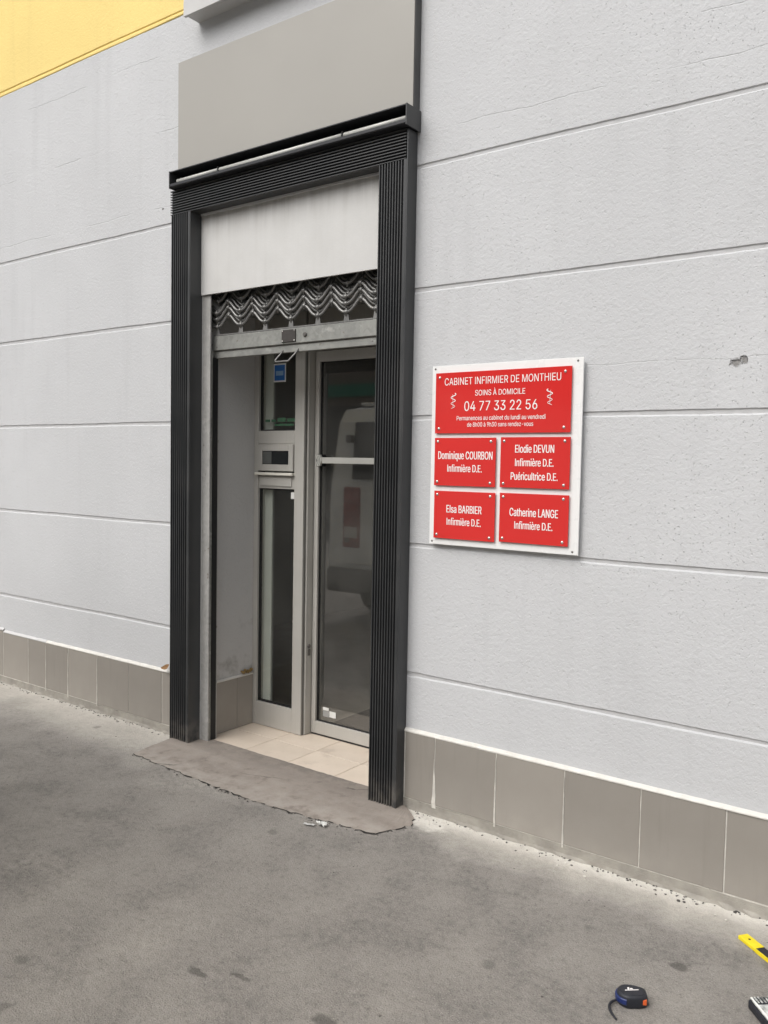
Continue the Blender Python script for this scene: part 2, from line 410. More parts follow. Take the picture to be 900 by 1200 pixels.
def addtube(bm, pts, r, n=8, cap=True):
    pts = [Vector(p) for p in pts]; rings = []
    t0 = (pts[1]-pts[0]).normalized()
    nrm = t0.orthogonal().normalized()
    for i, p in enumerate(pts):
        a = pts[max(0, i-1)]; c = pts[min(len(pts)-1, i+1)]
        t = (c-a).normalized()
        nrm = (nrm - t*nrm.dot(t)).normalized(); bn = t.cross(nrm)
        rr = r[i] if isinstance(r, (list, tuple)) else r
        rings.append([bm.verts.new(p + (nrm*math.cos(2*math.pi*k/n) + bn*math.sin(2*math.pi*k/n))*rr) for k in range(n)])
    for A, B in zip(rings, rings[1:]):
        for k in range(n): bm.faces.new((A[k], A[(k+1) % n], B[(k+1) % n], B[k]))
    if cap: bm.faces.new(rings[0][::-1]); bm.faces.new(rings[-1])
    return bm
def tube(*a, **k): return addtube(bmesh.new(), *a, **k)
def prism(poly, z0, z1, axis='z'):
    """extrude a closed 2-D polygon: axis z -> (x,y), axis x -> (y,z), axis y -> (x,z)"""
    bm = bmesh.new()
    def P(u, v, h): return {'z': (u, v, h), 'x': (h, u, v), 'y': (u, h, v)}[axis]
    A = [bm.verts.new(P(u, v, z0)) for u, v in poly]; B = [bm.verts.new(P(u, v, z1)) for u, v in poly]
    n = len(poly)
    for i in range(n): bm.faces.new((A[i], A[(i+1) % n], B[(i+1) % n], B[i]))
    bm.faces.new(A[::-1]); bm.faces.new(B)
    return bm
def dome(r, h, n=10, rings=4):
    """screw head: flat cap dome pointing to -Y, origin at its base"""
    bm = bmesh.new(); prev = None
    for j in range(rings):
        a = j/rings*math.pi/2
        ring = [bm.verts.new((r*math.cos(a)*math.cos(2*math.pi*k/n), -h*math.sin(a), r*math.cos(a)*math.sin(2*math.pi*k/n))) for k in range(n)]
        if prev:
            for k in range(n): bm.faces.new((prev[k], prev[(k+1) % n], ring[(k+1) % n], ring[k]))
        prev = ring
    bm.faces.new(prev)
    return bm
def rock(bm, c, r, flat=.6):
    rr = bmesh.ops.create_icosphere(bm, subdivisions=1, radius=1.0)
    sx, sy, sz = r*random.uniform(.6,1.3), r*random.uniform(.6,1.3), r*flat*random.uniform(.5,1.1); a = random.uniform(0, 6.28)
    for v in rr['verts']:
        q = v.co*random.uniform(.75, 1.2); x, y = q.x*sx, q.y*sy
        v.co = Vector((c[0]+x*math.cos(a)-y*math.sin(a), c[1]+x*math.sin(a)+y*math.cos(a), c[2]+q.z*sz))

# ------------------------------------------------------------------ ground
def sheet(x0, x1, y0, y1, z):
    bm = bmesh.new(); bm.faces.new([bm.verts.new(p) for p in ((x0,y0,z),(x1,y0,z),(x1,y1,z),(x0,y1,z))]); return bm
tag(obj('ground', sheet(-700, 700, -700, 700, -.13), simple('far_ground', (.12,.115,.105), .9)), kind='structure')
tag(obj('road', sheet(-150, 150, -13.2, -8.12, -.122), simple('road_asphalt', (.075,.073,.07), .85, var=.15, scale=4, bump=.002)), kind='structure')
tag(obj('pavement', box(-150, 150, -8.0, .6, -.128, 0), M['asphalt']), kind='structure')
tag(obj('far_pavement', box(-150, 150, -16.0, -13.3, -.128, 0), simple('far_pavement_concrete', (.24,.23,.21), .9, var=.12, scale=3)), kind='structure')
kb = box(-.495, .495, -.06, .06, -.13, .004, bev=.012)
kme = None
kroot = tag(obj('kerb', box(-60, 60, -8.1, -8.02, -.13, -.01), M['kerb']), kind='structure')
for i in range(24):
    if kme is None: o = obj('kerb_stone', kb, M['kerb'], kroot, at=(-14+i, -8.06, 0)); kme = o.data
    else: obj('kerb_stone', kme, None, kroot, at=(-14+i, -8.06, 0))

# ------------------------------------------------------------------ building
XL, XR = -3.325, -2.135           # door opening
J = [2.7003, 2.1952, 1.6673, 1.1325, .5791]
GAP = .0145
B = thing('building', 'pale grey rendered building with grooved bands, tiled plinth and yellow upper storey', 'building', (-2.7, .2, 0))
obj('wall_core', box(-8.5, XL, .014, .56, 0, 2.70), M['reveal'], B)
obj('wall_core', box(XR, 3.0, .014, .56, 0, 2.70), M['reveal'], B)
obj('wall_core', box(-8.5, 3.0, .014, .56, 2.70, 7.0), M['joint'], B)
for a, c in ((-8.5, XL-.004), (XR+.004, 3.0)):   # recessed bed of the grooves
    obj('joint_bed', box(a, c, .0052, .0138, .02, 2.72), M['joint'], B)

def band(x0, x1, z0, z1, mat, name='render_band', y=0.0, depth=.0060):
    bm = bmesh.new(); n = max(2, int((x1-x0)/.035)); ph = random.uniform(0, 9)
    rows = []
    def wob(i, k): return .0011*math.sin(i*.21+ph+k)+.0008*math.sin(i*.067+2*ph+k*3)+random.uniform(-.0007,.0007)
    for i in range(n+1):
        x = x0+(x1-x0)*i/n
        a, c = wob(i, 0), wob(i, 4)
        rows.append([bm.verts.new((x, y+d, z)) for d, z in ((depth, z0+a-.001), (.0026, z0+a), (0, z0+a+.0024), (0, z1+c-.0050), (.0034, z1+c), (depth, z1+c+.0008))])
    for A, C in zip(rows, rows[1:]):
        for k in range(5): bm.faces.new((A[k], C[k], C[k+1], A[k+1]))
    bm.faces.new(rows[0]); bm.faces.new(rows[-1][::-1])
    return obj(name, bm, mat, B)
zs = [.34] + J[::-1]
for a, c in ((-8.5, XL-.02), (XR+.02, 3.0)):
    for k in range(5):
        z0 = zs[k] + (GAP/2 if k else 0); z1 = zs[k+1] - GAP/2
        band(a, c, z0, z1, M['render_spalled'] if (k == 3 and a > -3) else M['render'])
band(-8.5, 3.0, J[0]+GAP/2, 3.737, M['render_cracked'])
band(-8.5, 3.0, 3.7385, 3.757, M['yellow'], 'yellow_band', y=-.0015)
band(-8.5, 3.0, 3.764, 7.0, M['yellow'], 'yellow_wall', y=-.0015)
obj('yellow_joint_bed', box(-8.5, 3.0, .0035, .0138, 3.745, 3.775), M['yellow'], B)

# plinth with separate tiles
P = obj('plinth', box(-8.5, XL-.01, -.0108, .0045, 0, .333), M['grout'], B)
P2 = obj('plinth', box(XR+.01, 3.0, -.0108, .0045, 0, .333), M['grout'], B)
tm = {}
def ptile(x0, x1, par, z0=.047, z1=.332, y=-.0125):
    wv = round(x1-x0, 3)
    key = (wv, round(z1-z0, 3))
    if key not in tm:
        tm[key] = obj('plinth_tile', box(-wv/2, wv/2, -.005, .005, -(z1-z0)/2, (z1-z0)/2, bev=.0012), M['plinth'], par, at=((x0+x1)/2, y+.005, (z0+z1)/2)).data
    else:
        obj('plinth_tile', tm[key], None, par, at=((x0+x1)/2, y+.005, (z0+z1)/2))
jl = [-5.772, -5.482, -5.192, -4.902, -4.704, -4.469, -4.181, -3.889, -3.602, -3.34]
while jl[0] > -8.2: jl.insert(0, jl[0]-.29)
for a, c in zip(jl, jl[1:]):
    hi = c <= -5.18
    ptile(a+.002, c-.002, P, z1=.345 if hi else .332, y=-.0125+random.uniform(-.0012,.0012))
jr = [-2.0, -1.85, -1.562, -1.270, -.978, -.687]
while jr[-1] < 2.6: jr.append(jr[-1]+.29)
for a, c in zip(jr, jr[1:]):
    ptile(a+.002, c-.002, P2, y=-.0125+random.uniform(-.0012,.0012))
def skirt(x0, x1, par):
    bm = bmesh.new(); n = int((x1-x0)/.04); prev = None
    for i in range(n+1):
        x = x0+(x1-x0)*i/n; h = .0435+.0012*math.sin(i*.13); j = random.uniform(-.002,.002); f = -.014-random.random()**3*.022
        cur = [bm.verts.new(p) for p in ((x,-.009,h), (x,-.0118+j*.3,h), (x,-.0125+j*.3,.012), (x,f,-.002), (x,-.001,-.002))]
        if prev:
            for k in range(4): bm.faces.new((prev[k], cur[k], cur[k+1], prev[k+1]))
        prev = cur
    return obj('cement_skirt', bm, M['cement'], par)
skirt(-8.5, XL-.03, P); skirt(XR+.1, 3.0, P2)
def fillet(x0, x1, par, mat, z=.333, name='mortar_fillet'):
    bm = bmesh.new(); n = max(2, int((x1-x0)/.03)); prev = None
    for i in range(n+1):
        x = x0+(x1-x0)*i/n; j = random.uniform(-.0006,.0006)+.0008*math.sin(i*.11)
        cur = [bm.verts.new(p) for p in ((x,.006,z-.001), (x,-.0148+j,z-.0005), (x,-.0152+j,z+.004+j*.6), (x,-.0035,z+.014+j), (x,.006,z+.0145+j))]
        if prev:
            for k in range(4): bm.faces.new((prev[k], cur[k], cur[k+1], prev[k+1]))
        else: bm.faces.new(cur)
        prev = cur
    bm.faces.new(prev[::-1])
    return obj(name, bm, mat, par)
fillet(-8.5, -5.19, P, M['sill'], .346); fillet(-5.185, -4.70, P, M['sill']); fillet(-4.698, XL-.03, P, M['coping']); fillet(XR+.1, 3.0, P2, M['coping'])
# white grout smears at some right-hand joints
for x, w0, h in ((-1.85, .0085, .21), (-1.562, .003, .28), (-1.27, .003, .27), (-4.181, .004, .28), (-4.469, .0025, .27), (-4.704,.0022,.28)):
    pl = []
    for i in range(9):
        t = i/8; pl.append((x - (w0*(1-t)**1.2+.0009)*random.uniform(.7,1.3), .035+h*t))
    for i in range(9):
        t = 1-i/8; pl.append((x + (w0*(1-t)**1.2+.0009)*random.uniform(.7,1.3), .035+h*t))
    obj('grout_smear', prism(pl, -.0145, -.006, 'y'), M['grout'], P2 if x > -2 else P)

# reveal plinth tiles (left side of the doorway) and its fillet
R1 = obj('reveal_plinth', box(XL, XL+.006, .088, .389, .004, .292), M['grout'], B)
for (a, c) in ((.09, .268), (.271, .387)):
    obj('plinth_tile', box(XL+.004, XL+.011, a, c, .012, .290, bev=.001), M['plinth'], R1)
obj('mortar_fillet', prism([(XL, .289), (XL+.013, .290), (XL+.0135, .294), (XL+.003, .301), (XL, .301)], .088, .389, 'y'), M['coping'], R1)
# stone sill of the window above
S = obj('window_sill', prism([(-.10,3.650),(-.10,3.752),(-.09,3.757),(.016,3.775),(.016,3.66),(-.068,3.66),(-.072,3.666),(-.080,3.666),(-.084,3.650)], -3.347, -1.72, 'x'), M['sill'], B)

# inside of the practice seen through the glass
obj('interior_floor', box(-5.2, -.6, .56, 4.6, -.02, .008), M['intfloor'], B)
obj('interior_wall', box(-5.2, -.6, 4.6, 4.7, 0, 2.7), M['intwall'], B)
obj('interior_wall', box(-5.3, -5.2, .56, 4.7, 0, 2.7), M['intwall'], B)
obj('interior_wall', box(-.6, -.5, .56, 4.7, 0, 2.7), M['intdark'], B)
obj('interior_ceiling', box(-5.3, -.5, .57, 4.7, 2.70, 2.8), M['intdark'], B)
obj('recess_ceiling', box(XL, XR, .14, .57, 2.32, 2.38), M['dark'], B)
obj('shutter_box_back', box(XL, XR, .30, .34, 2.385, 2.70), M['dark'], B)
# inner jamb board just behind the sidelight
obj('interior_jamb', box(XL+.001, -3.236, .446, .456, .008, 2.32), M['lightpanel'], B)
MT = obj('door_mat', box(-2.955, -2.12, .60, 1.30, .009, .021, bev=.004), M['mat'])
tag(MT, 'charcoal mat on the floor just inside the glass door', 'door mat')

# doorstep floor with separate tiles
D = obj('doorstep', box(XL, XR, .048, .56, -.03, .0045), M['tilejoint'], B)
tl = {}
xs = [XL+.002, -3.03, -2.737, -2.444, XR]
def ftile(x0, x1, y0, y1):
    key = (round(x1-x0,3), round(y1-y0,3)); at = ((x0+x1)/2, (y0+y1)/2, .006)
    if key not in tl: tl[key] = obj('floor_tile', box(-(x1-x0)/2, (x1-x0)/2, -(y1-y0)/2, (y1-y0)/2, -.006, .004, bev=.001), M['tile'], D, at=at).data
    else: obj('floor_tile', tl[key], None, D, at=at)
for y0, y1 in ((.05, .262), (.265, .475)):
    for a, c in zip(xs, xs[1:]): ftile(a+.0015, c-.0015, y0, y1)

# ------------------------------------------------------------------ concrete apron in front of the doorway
ap = [(-3.43,-.325), (-3.25,-.337), (-3.06,-.348), (-2.80,-.362), (-2.53,-.372), (-2.25,-.345), (-1.938,-.300), (-1.872,-.150), (-1.90,-.09), (-1.985,-.055)]
def rough_line(pts, step=.022, amp=.0065):
    out = []
    for a, c in zip(pts, pts[1:]):
        d = math.hypot(c[0]-a[0], c[1]-a[1]); n = max(1, int(d/step))
        for i in range(n):
            t = i/n; out.append((a[0]+(c[0]-a[0])*t+random.uniform(-amp,amp), a[1]+(c[1]-a[1])*t+random.uniform(-amp,amp)))
    out.append(pts[-1]); return out
edge = rough_line(ap)
bm = bmesh.new()
NR = 7
rowsv = []
for i, (x, y) in enumerate(edge):
    tx = max(-3.47, min(-1.985, x if x > -3.3 else x-.03)); ty = .052 if -3.32 < tx < -2.14 else -.02
    colv = [bm.verts.new((x, y, -.02)), bm.verts.new((x, y, .0025))]
    for k in range(1, NR+1):
        t = k/NR
        colv.append(bm.verts.new((x+(tx-x)*t, y+(ty-y)*t, (.0045 if k > 1 else .0035)+.0075*t+random.uniform(-.0012,.0012))))
    rowsv.append(colv)
for A, C in zip(rowsv, rowsv[1:]):
    for k in range(len(A)-1): bm.faces.new((A[k], C[k], C[k+1], A[k+1]))
bm.faces.new(rowsv[0]); bm.faces.new(rowsv[-1][::-1])
AP = tag(obj('concrete_apron', bm, M['apron'], smooth=False), kind='structure')
bm = bmesh.new(); prev = None
for i, (x, y) in enumerate(edge):
    wd = .003 + .017*random.random()**3
    k = 1.0 if x < -1.93 else .6
    cur = [bm.verts.new((x+(.006 if x > -1.95 else 0), y-wd*k, .0022)), bm.verts.new((x-.003, y+.0015, .0022))]
    if prev and random.random() > .22: bm.faces.new((prev[0], cur[0], cur[1], prev[1]))
    prev = cur
obj('edge_crack', bm, M['crack'], AP)

# grit and mortar crumbs along the foot of the wall
bm = bmesh.new()
for i in range(260):
    x = random.uniform(-5.4, -3.5) if i % 2 else random.uniform(-1.95, -.3)
    rock(bm, (x, -.016-abs(random.gauss(0, .022)), .001), random.uniform(.0015, .0065))
for i in range(70):
    x, y = random.choice(edge); rock(bm, (x+random.uniform(-.02,.02), y-random.random()*.025, .002), random.uniform(.0015, .006))
for i in range(120):
    rock(bm, (random.uniform(-4.5, -.3), -.05-abs(random.gauss(0, .5)), .0005), random.uniform(.0012, .0042))
tag(obj('grit', bm, M['grit']), 'dark grit and crumbs scattered along the foot of the wall', 'grit', kind='stuff')
bm = bmesh.new()
for i in range(90):
    x = random.gauss(-1.86, .06) if i < 45 else random.uniform(-1.95, -.5)
    rock(bm, (x, -.03-abs(random.gauss(0, .03)), .001), random.uniform(.0015, .006))
tag(obj('mortar_crumbs', bm, M['grout']), 'white mortar crumbs fallen beside the right pilaster', 'crumbs', kind='stuff')

# ------------------------------------------------------------------ dark fluted door surround
DS = thing('door_surround', 'anthracite fluted metal door surround with a lamp trough across its top', 'door surround', (-2.74, -.03, 0))
def flute_profile(a0, a1, n, ridge=.0045, front=-.068, back=-.054, edge0=.004, edge1=.010):
    """points (a, y) of the fluted face from a0 to a1"""
    pts = [(a0, 0.0), (a0, front), (a0+edge0, front)]
    s = a0+edge0; p = (a1-edge1-s)/n
    for i in range(n):
        q = s+i*p
        pts += [(q+.0012, back), (q+p-ridge-.0016, back), (q+p-ridge, front)]
        if i < n-1: pts += [(q+p, front)]
    pts += [(a1, front), (a1, 0.0)]
    return pts
obj('pilaster', prism(flute_profile(-3.470, -3.330, 8), 0.0, 2.716, 'z'), M['anth'], DS)
obj('pilaster', prism(flute_profile(-2.152, -2.012, 9), 0.0, 2.716, 'z'), M['anth'], DS)
prof = flute_profile(2.718, 2.838, 9, ridge=.0038, edge0=.003, edge1=.003)
obj('lintel', prism([(y, z) for z, y in prof], -3.478, -2.016, 'x'), M['anth'], DS)
obj('side_plate', box(-2.0115, -2.005, -.069, -.002, 0.0, 2.836, bev=.001), M['anth'], DS)
obj('inner_plate', box(-3.3295, -3.3265, -.067, .012, 0.0, 2.716), M['anth'], DS)
TR = obj('lamp_trough', prism([(-.002,2.842),(-.100,2.842),(-.104,2.846),(-.104,2.858),(-.101,2.858),(-.098,2.847),(-.012,2.847),(-.012,2.915),(-.104,2.915),(-.104,2.919),(-.002,2.919)], -3.440, -1.996, 'x'), M['trough'], DS)
obj('end_cap', box(-1.9955, -1.990, -.106, -.002, 2.836, 2.921, bev=.001), M['anth'], TR)
obj('end_cap', box(-3.446, -3.4405, -.106, -.002, 2.836, 2.921, bev=.001), M['anth'], TR)
for a, c in ((-3.405, -3.108), (-3.098, -2.340), (-2.330, -2.008)):
    obj('fluorescent_tube', tube([(a,-.082,2.871), (c,-.082,2.871)], .0105, 12), M['tube'], TR, smooth=True)
for x in (-3.103, -2.335):
    obj('tube_clip', box(x-.004, x+.004, -.094, -.06, 2.848, 2.884), M['dark'], TR)

# taupe fascia panel above it
F = thing('fascia_panel', 'blank taupe fascia board fixed to the wall above the doorway', 'fascia panel', (-2.73, -.02, 2.90))
obj('face_sheet', box(-3.447, -2.003, -.046, -.043, 2.922, 3.474), M['fascia'], F)
obj('edge_frame', box(-3.444, -1.9995, -.0425, -.001, 2.922, 3.471), M['fascia_edge'], F)

# white panel that closes the shutter box
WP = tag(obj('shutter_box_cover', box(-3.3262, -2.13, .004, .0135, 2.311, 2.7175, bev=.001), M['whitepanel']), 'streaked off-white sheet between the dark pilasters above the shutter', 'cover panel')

# ------------------------------------------------------------------ rolled-up grille shutter
SH = thing('roller_grille', 'rolled-up steel grille shutter with wavy bars and galvanised bottom rail', 'roller shutter', (-2.73, .06, 0))
PER = .1688; X0 = -3.177
def wave_bar(z, y, amp=.0262, r=.0072):
    bm = bmesh.new(); pts = []
    x = XL+.012
    while x < XR-.01:
        ph = (x-X0)/PER*2*math.pi; s = math.cos(ph)
        s = s+.13*math.cos(2*ph)-.05        # tighter crests, rounder hollows
        pts.append((x, y, z+amp*s)); x += PER/22
    addtube(bm, pts, r, 8)
    k = -1
    while X0+k*PER/2 < XR-.02:
        xx = X0+k*PER/2
        if xx > XL+.02:
            zz = z+(amp*1.12 if k % 2 == 0 else -amp*.88)
            addtube(bm, [(xx-.010,y,zz), (xx-.0095,y,zz), (xx+.0095,y,zz), (xx+.010,y,zz)], [.008,.0104,.0104,.008], 8)
            addbox(bm, xx-.004, xx+.004, y-.003, y+.003, zz-.018, zz+.018)
        k += 1
    return obj('wavy_bar', bm, M['grille'], SH, smooth=True)
for z, y in ((2.246,.052), (2.215,.055), (2.199,.068), (2.178,.058), (2.230,.069), (2.262,.070), (2.280,.082), (2.308,.062), (2.324,.074), (2.296,.094)):
    wave_bar(z, y)
obj('roll_drum', tube([(XL+.02,.215,2.32), (XR-.02,.215,2.32)], .10, 20), M['grille'], SH, smooth=True)
BB = obj('bottom_rail', box(-3.283, XR-.004, .050, .074, 2.034, 2.107, bev=.003), M['galv'], SH)
obj('rail_lip', box(-3.283, XR-.004, .060, .082, 1.996, 2.030, bev=.002), M['galv'], BB)
obj('rail_cap', box(-3.283, XR-.004, .054, .070, 2.109, 2.1155), M['grille'], BB)
k = 0
while X0+(k+.5)*PER < XR-.02:
    xx = X0+(k+.5)*PER
    obj('bar_tab', prism([(xx-.016,2.1155),(xx+.016,2.1155),(xx+.010,2.150),(xx-.010,2.150)], .058, .0655, 'y'), M['grille'], BB); k += 1
xx = X0-.5*PER
obj('bar_tab', prism([(xx-.014,2.1155),(xx+.016,2.1155),(xx+.010,2.150),(xx-.010,2.150)], .058, .0655, 'y'), M['grille'], BB)
LP = obj('lock_plate', box(-2.803, -2.715, .044, .050, 2.042, 2.101, bev=.0015), M['brown'], BB)
scm = None
def screws(par, pts, y, r, h, mat, name='screw'):
    key = (r, h, mat)
    for x, z in pts:
        if key not in screws.c: screws.c[key] = obj(name, dome(r, h), M[mat], par, smooth=True, at=(x, y, z)).data
        else: obj(name, screws.c[key], None, par, at=(x, y, z))
screws.c = {}
screws(BB, [(x, z) for x in (-2.797, -2.721) for z in (2.048, 2.095)], .044, .0035, .002, 'screw')
screws(BB, [(-3.255, 2.05), (-3.255, 2.09), (-2.225, 2.012), (-2.26, 2.012)], .050, .0038, .002, 'dullscrew')
obj('lock_knob', tube([(-2.657,.050,2.071), (-2.657,.045,2.071), (-2.657,.041,2.071)], [.011,.011,.008], 12), M['dullscrew'], BB)
hb = bmesh.new()
hp = [(-2.806,.062,2.008), (-2.812,.046,1.985), (-2.828,.030,1.958), (-2.822,.027,1.950), (-2.742,.027,1.950), (-2.734,.030,1.958), (-2.716,.046,1.985), (-2.706,.062,2.010)]
addtube(hb, hp, .0042, 8)
obj('pull_handle', hb, M['grille'], BB, smooth=True)
GR = obj('guide_rail', prism([(-3.3255,.016),(-3.268,.016),(-3.268,.023),(-3.290,.026),(-3.290,.034),(-3.318,.034),(-3.318,.074),(-3.274,.074),(-3.274,.082),(-3.3255,.082)], .006, 2.31, 'z'), M['rail'], SH)
obj('brush_strip', box(-3.289, -3.268, .0262, .034, .008, 2.03), M['galv'], GR)
obj('rubber_seal', box(-3.317, -3.271, .0405, .0735, .008, 2.0), M['rubber'], GR)
obj('guide_rail', prism([(XR,.016),(XR-.05,.016),(XR-.05,.03),(XR-.012,.03),(XR-.012,.074),(XR-.05,.074),(XR-.05,.082),(XR,.082)], .006, 2.31, 'z'), M['rail'], SH)

# ------------------------------------------------------------------ sidelight with letter slot
SY = .39
SL = thing('sidelight', 'narrow aluminium sidelight with two panes and a letter slot left of the door', 'sidelight', (-3.14, SY, 0))
def part(name, a, mat, par, bev=.0015): return obj(name, box(*a, bev=bev), M[mat], par)
part('stile', (XL+.001, -3.292, SY, SY+.055, .012, 2.32), 'alu', SL)
part('stile', (-3.024, -2.958, SY, SY+.055, .012, 2.32), 'alu', SL)
part('rail', (-3.2915, -3.0245, SY+.001, SY+.055, .012, .141), 'alu', SL)
part('rail', (-3.2915, -3.0245, SY+.001, SY+.055, 1.570, 1.641), 'alu', SL)
part('rail', (-3.2915, -3.0245, SY+.001, SY+.055, 2.07, 2.32), 'alu', SL)
part('rail', (-3.2915, -3.0245, SY+.006, SY+.055, 1.328, 1.400), 'alu', SL)
def gasketpane(x0, x1, z0, z1, y, par, g=.006, gm='glass_side'):
    bm = bmesh.new()
    for a in ((x0, x0+g, z0, z1), (x1-g, x1, z0, z1), (x0+g, x1-g, z0, z0+g), (x0+g, x1-g, z1-g, z1)):
        addbox(bm, a[0], a[1], y-.007, y+.012, a[2], a[3])
    p = obj('pane', box(x0+g*.8, x1-g*.8, y, y+.006, z0+g*.8, z1-g*.8), M[gm], par)
    obj('gasket', bm, M['rubber'], p)
    return p
p1 = gasketpane(-3.291, -3.025, 1.642, 2.069, SY+.022, SL)
p2 = gasketpane(-3.291, -3.025, .142, 1.327, SY+.022, SL)
LB = obj('letter_slot', box(-3.2905, -3.0255, SY+.004, SY+.052, 1.4205, 1.5695), M['alu'], SL)
bm = bmesh.new()
for a in ((-3.287, -3.257, 1.424, 1.566), (-3.062, -3.029, 1.424, 1.566), (-3.257, -3.062, 1.424, 1.459), (-3.257, -3.062, 1.532, 1.566)):
    addbox(bm, a[0], a[1], SY-.008, SY+.003, a[2], a[3], bev=.0015)
obj('slot_frame', bm, M['alu'], LB)
obj('slot_window', box(-3.2565, -3.0625, SY-.001, SY+.0035, 1.4595, 1.5315), M['vanglass'], LB)
obj('slot_card', box(-3.2535, -3.19, SY-.0022, SY-.0012, 1.462, 1.529), simple('faded_card', (.10,.105,.10), .6), LB)
obj('slot_seam', box(-3.2905, -3.0255, SY+.0005, SY+.0036, 1.4208, 1.4232), M['rubber'], LB)
part('drip_ledge', (-3.300, -3.024, SY-.020, SY+.004, 1.4005, 1.4150), 'cream', SL)
part('flap', (-3.280, -3.045, SY-.001, SY+.006, 1.342, 1.390), 'alu', SL)
st = obj('sticker', box(-3.200, -3.111, SY+.0195, SY+.0212, 1.903, 2.002), M['paper'], p1)
obj('sticker_print', box(-3.193, -3.118, SY+.0182, SY+.0192, 1.911, 1.994), M['blue'], p1)
obj('sticker_print', box(-3.182, -3.128, SY+.0172, SY+.0180, 1.938, 1.962), simple('pale_blue_print', (.25,.42,.62), .5), p1)
obj('sticker', box(-3.064, -3.032, SY+.0195, SY+.0212, 1.276, 1.312), M['paper'], p2)
for (a, c, z0, z1) in ((-3.27,-3.235,1.69,1.704), (-3.225,-3.19,1.69,1.704), (-3.18,-3.12,1.69,1.712), (-3.11,-3.05,1.69,1.708), (-3.2,-3.06,1.668,1.680)):
    obj('reflected_text', box(a, c, SY+.0312, SY+.0318, z0, z1), M['greenreflection'], p1)  # vague green reflection built as coloured bars behind the glass

# ------------------------------------------------------------------ glass door
DY = .455
GD = thing('glass_door', 'aluminium framed glass entrance door with a horizontal pull bar', 'door', (-2.55, DY, 0))
part('frame_post', (-2.9575, -2.9445, SY+.02, DY+.055, .012, 2.32), 'alu', GD)
part('frame_bead', (-2.9575, -2.9535, SY+.006, SY+.0195, .012, 2.32), 'aludark', GD)
part('frame_head', (-2.944, XR, DY-.01, DY+.055, 2.062, 2.32), 'alu', GD)
part('stile', (-2.940, -2.912, DY, DY+.045, .020, 2.058), 'alu', GD)
part('stile', (-2.215, -2.150, DY, DY+.045, .020, 2.058), 'alu', GD)
part('rail', (-2.9115, -2.2155, DY+.001, DY+.045, .020, .085), 'alu', GD)
part('rail', (-2.9115, -2.2155, DY+.001, DY+.045, 2.003, 2.058), 'alu', GD)
dp = gasketpane(-2.911, -2.216, .086, 2.002, DY+.020, GD, g=.003, gm='glass')
HB = obj('pull_bar', box(-2.870, -2.24, DY-.030, DY-.022, 1.469, 1.501, bev=.002), M['barmetal'], GD)
bm = bmesh.new()
for i in range(3):
    x = -2.905+i*.011
    for s in (1, -1):
        vv = [bm.verts.new(p) for p in ((x,DY-.036,1.485+s*.030), (x+.007,DY-.036,1.485+s*.030), (x+.022,DY-.036,1.485), (x+.015,DY-.036,1.485),
                                        (x,DY-.020,1.485+s*.030), (x+.007,DY-.020,1.485+s*.030), (x+.022,DY-.020,1.485), (x+.015,DY-.020,1.485))]
        for f in ((0,1,2,3),(4,5,6,7),(0,1,5,4),(1,2,6,5),(2,3,7,6),(3,0,4,7)): bm.faces.new([vv[q] for q in f])
obj('chevron_bracket', bm, M['barmetal'], HB)
obj('bracket_base', box(-2.911, -2.875, DY-.021, DY+.019, 1.453, 1.517, bev=.003), M['dark'], HB)
obj('bracket_base', box(-2.25, -2.22, DY-.021, DY+.019, 1.465, 1.505, bev=.003), M['dark'], HB)
lk = obj('lock_cylinder', tube([(-2.951,SY+.045,.49), (-2.9425,SY+.045,.49), (-2.940,SY+.045,.49)], [.012,.012,.010], 12), M['dullscrew'], GD)
obj('lock_cylinder', box(-2.9444, -2.941, SY+.035, SY+.055, .44, .475, bev=.001), M['dullscrew'], GD)
obj('sticker', box(-2.872, -2.832, DY+.0175, DY+.0192, .150, .165), M['paper'], dp)
obj('sticker', box(-2.826, -2.783, DY+.0175, DY+.0192, .118, .150), M['paper'], dp)
obj('sticker', box(-2.872, -2.828, DY+.0175, DY+.0192, .115, .148), simple('grey_label', (.33,.33,.32), .6), dp)
part('threshold_seal', (-2.94, XR, DY+.004, DY+.04, .0105, .0195), 'rubber', GD, 0)

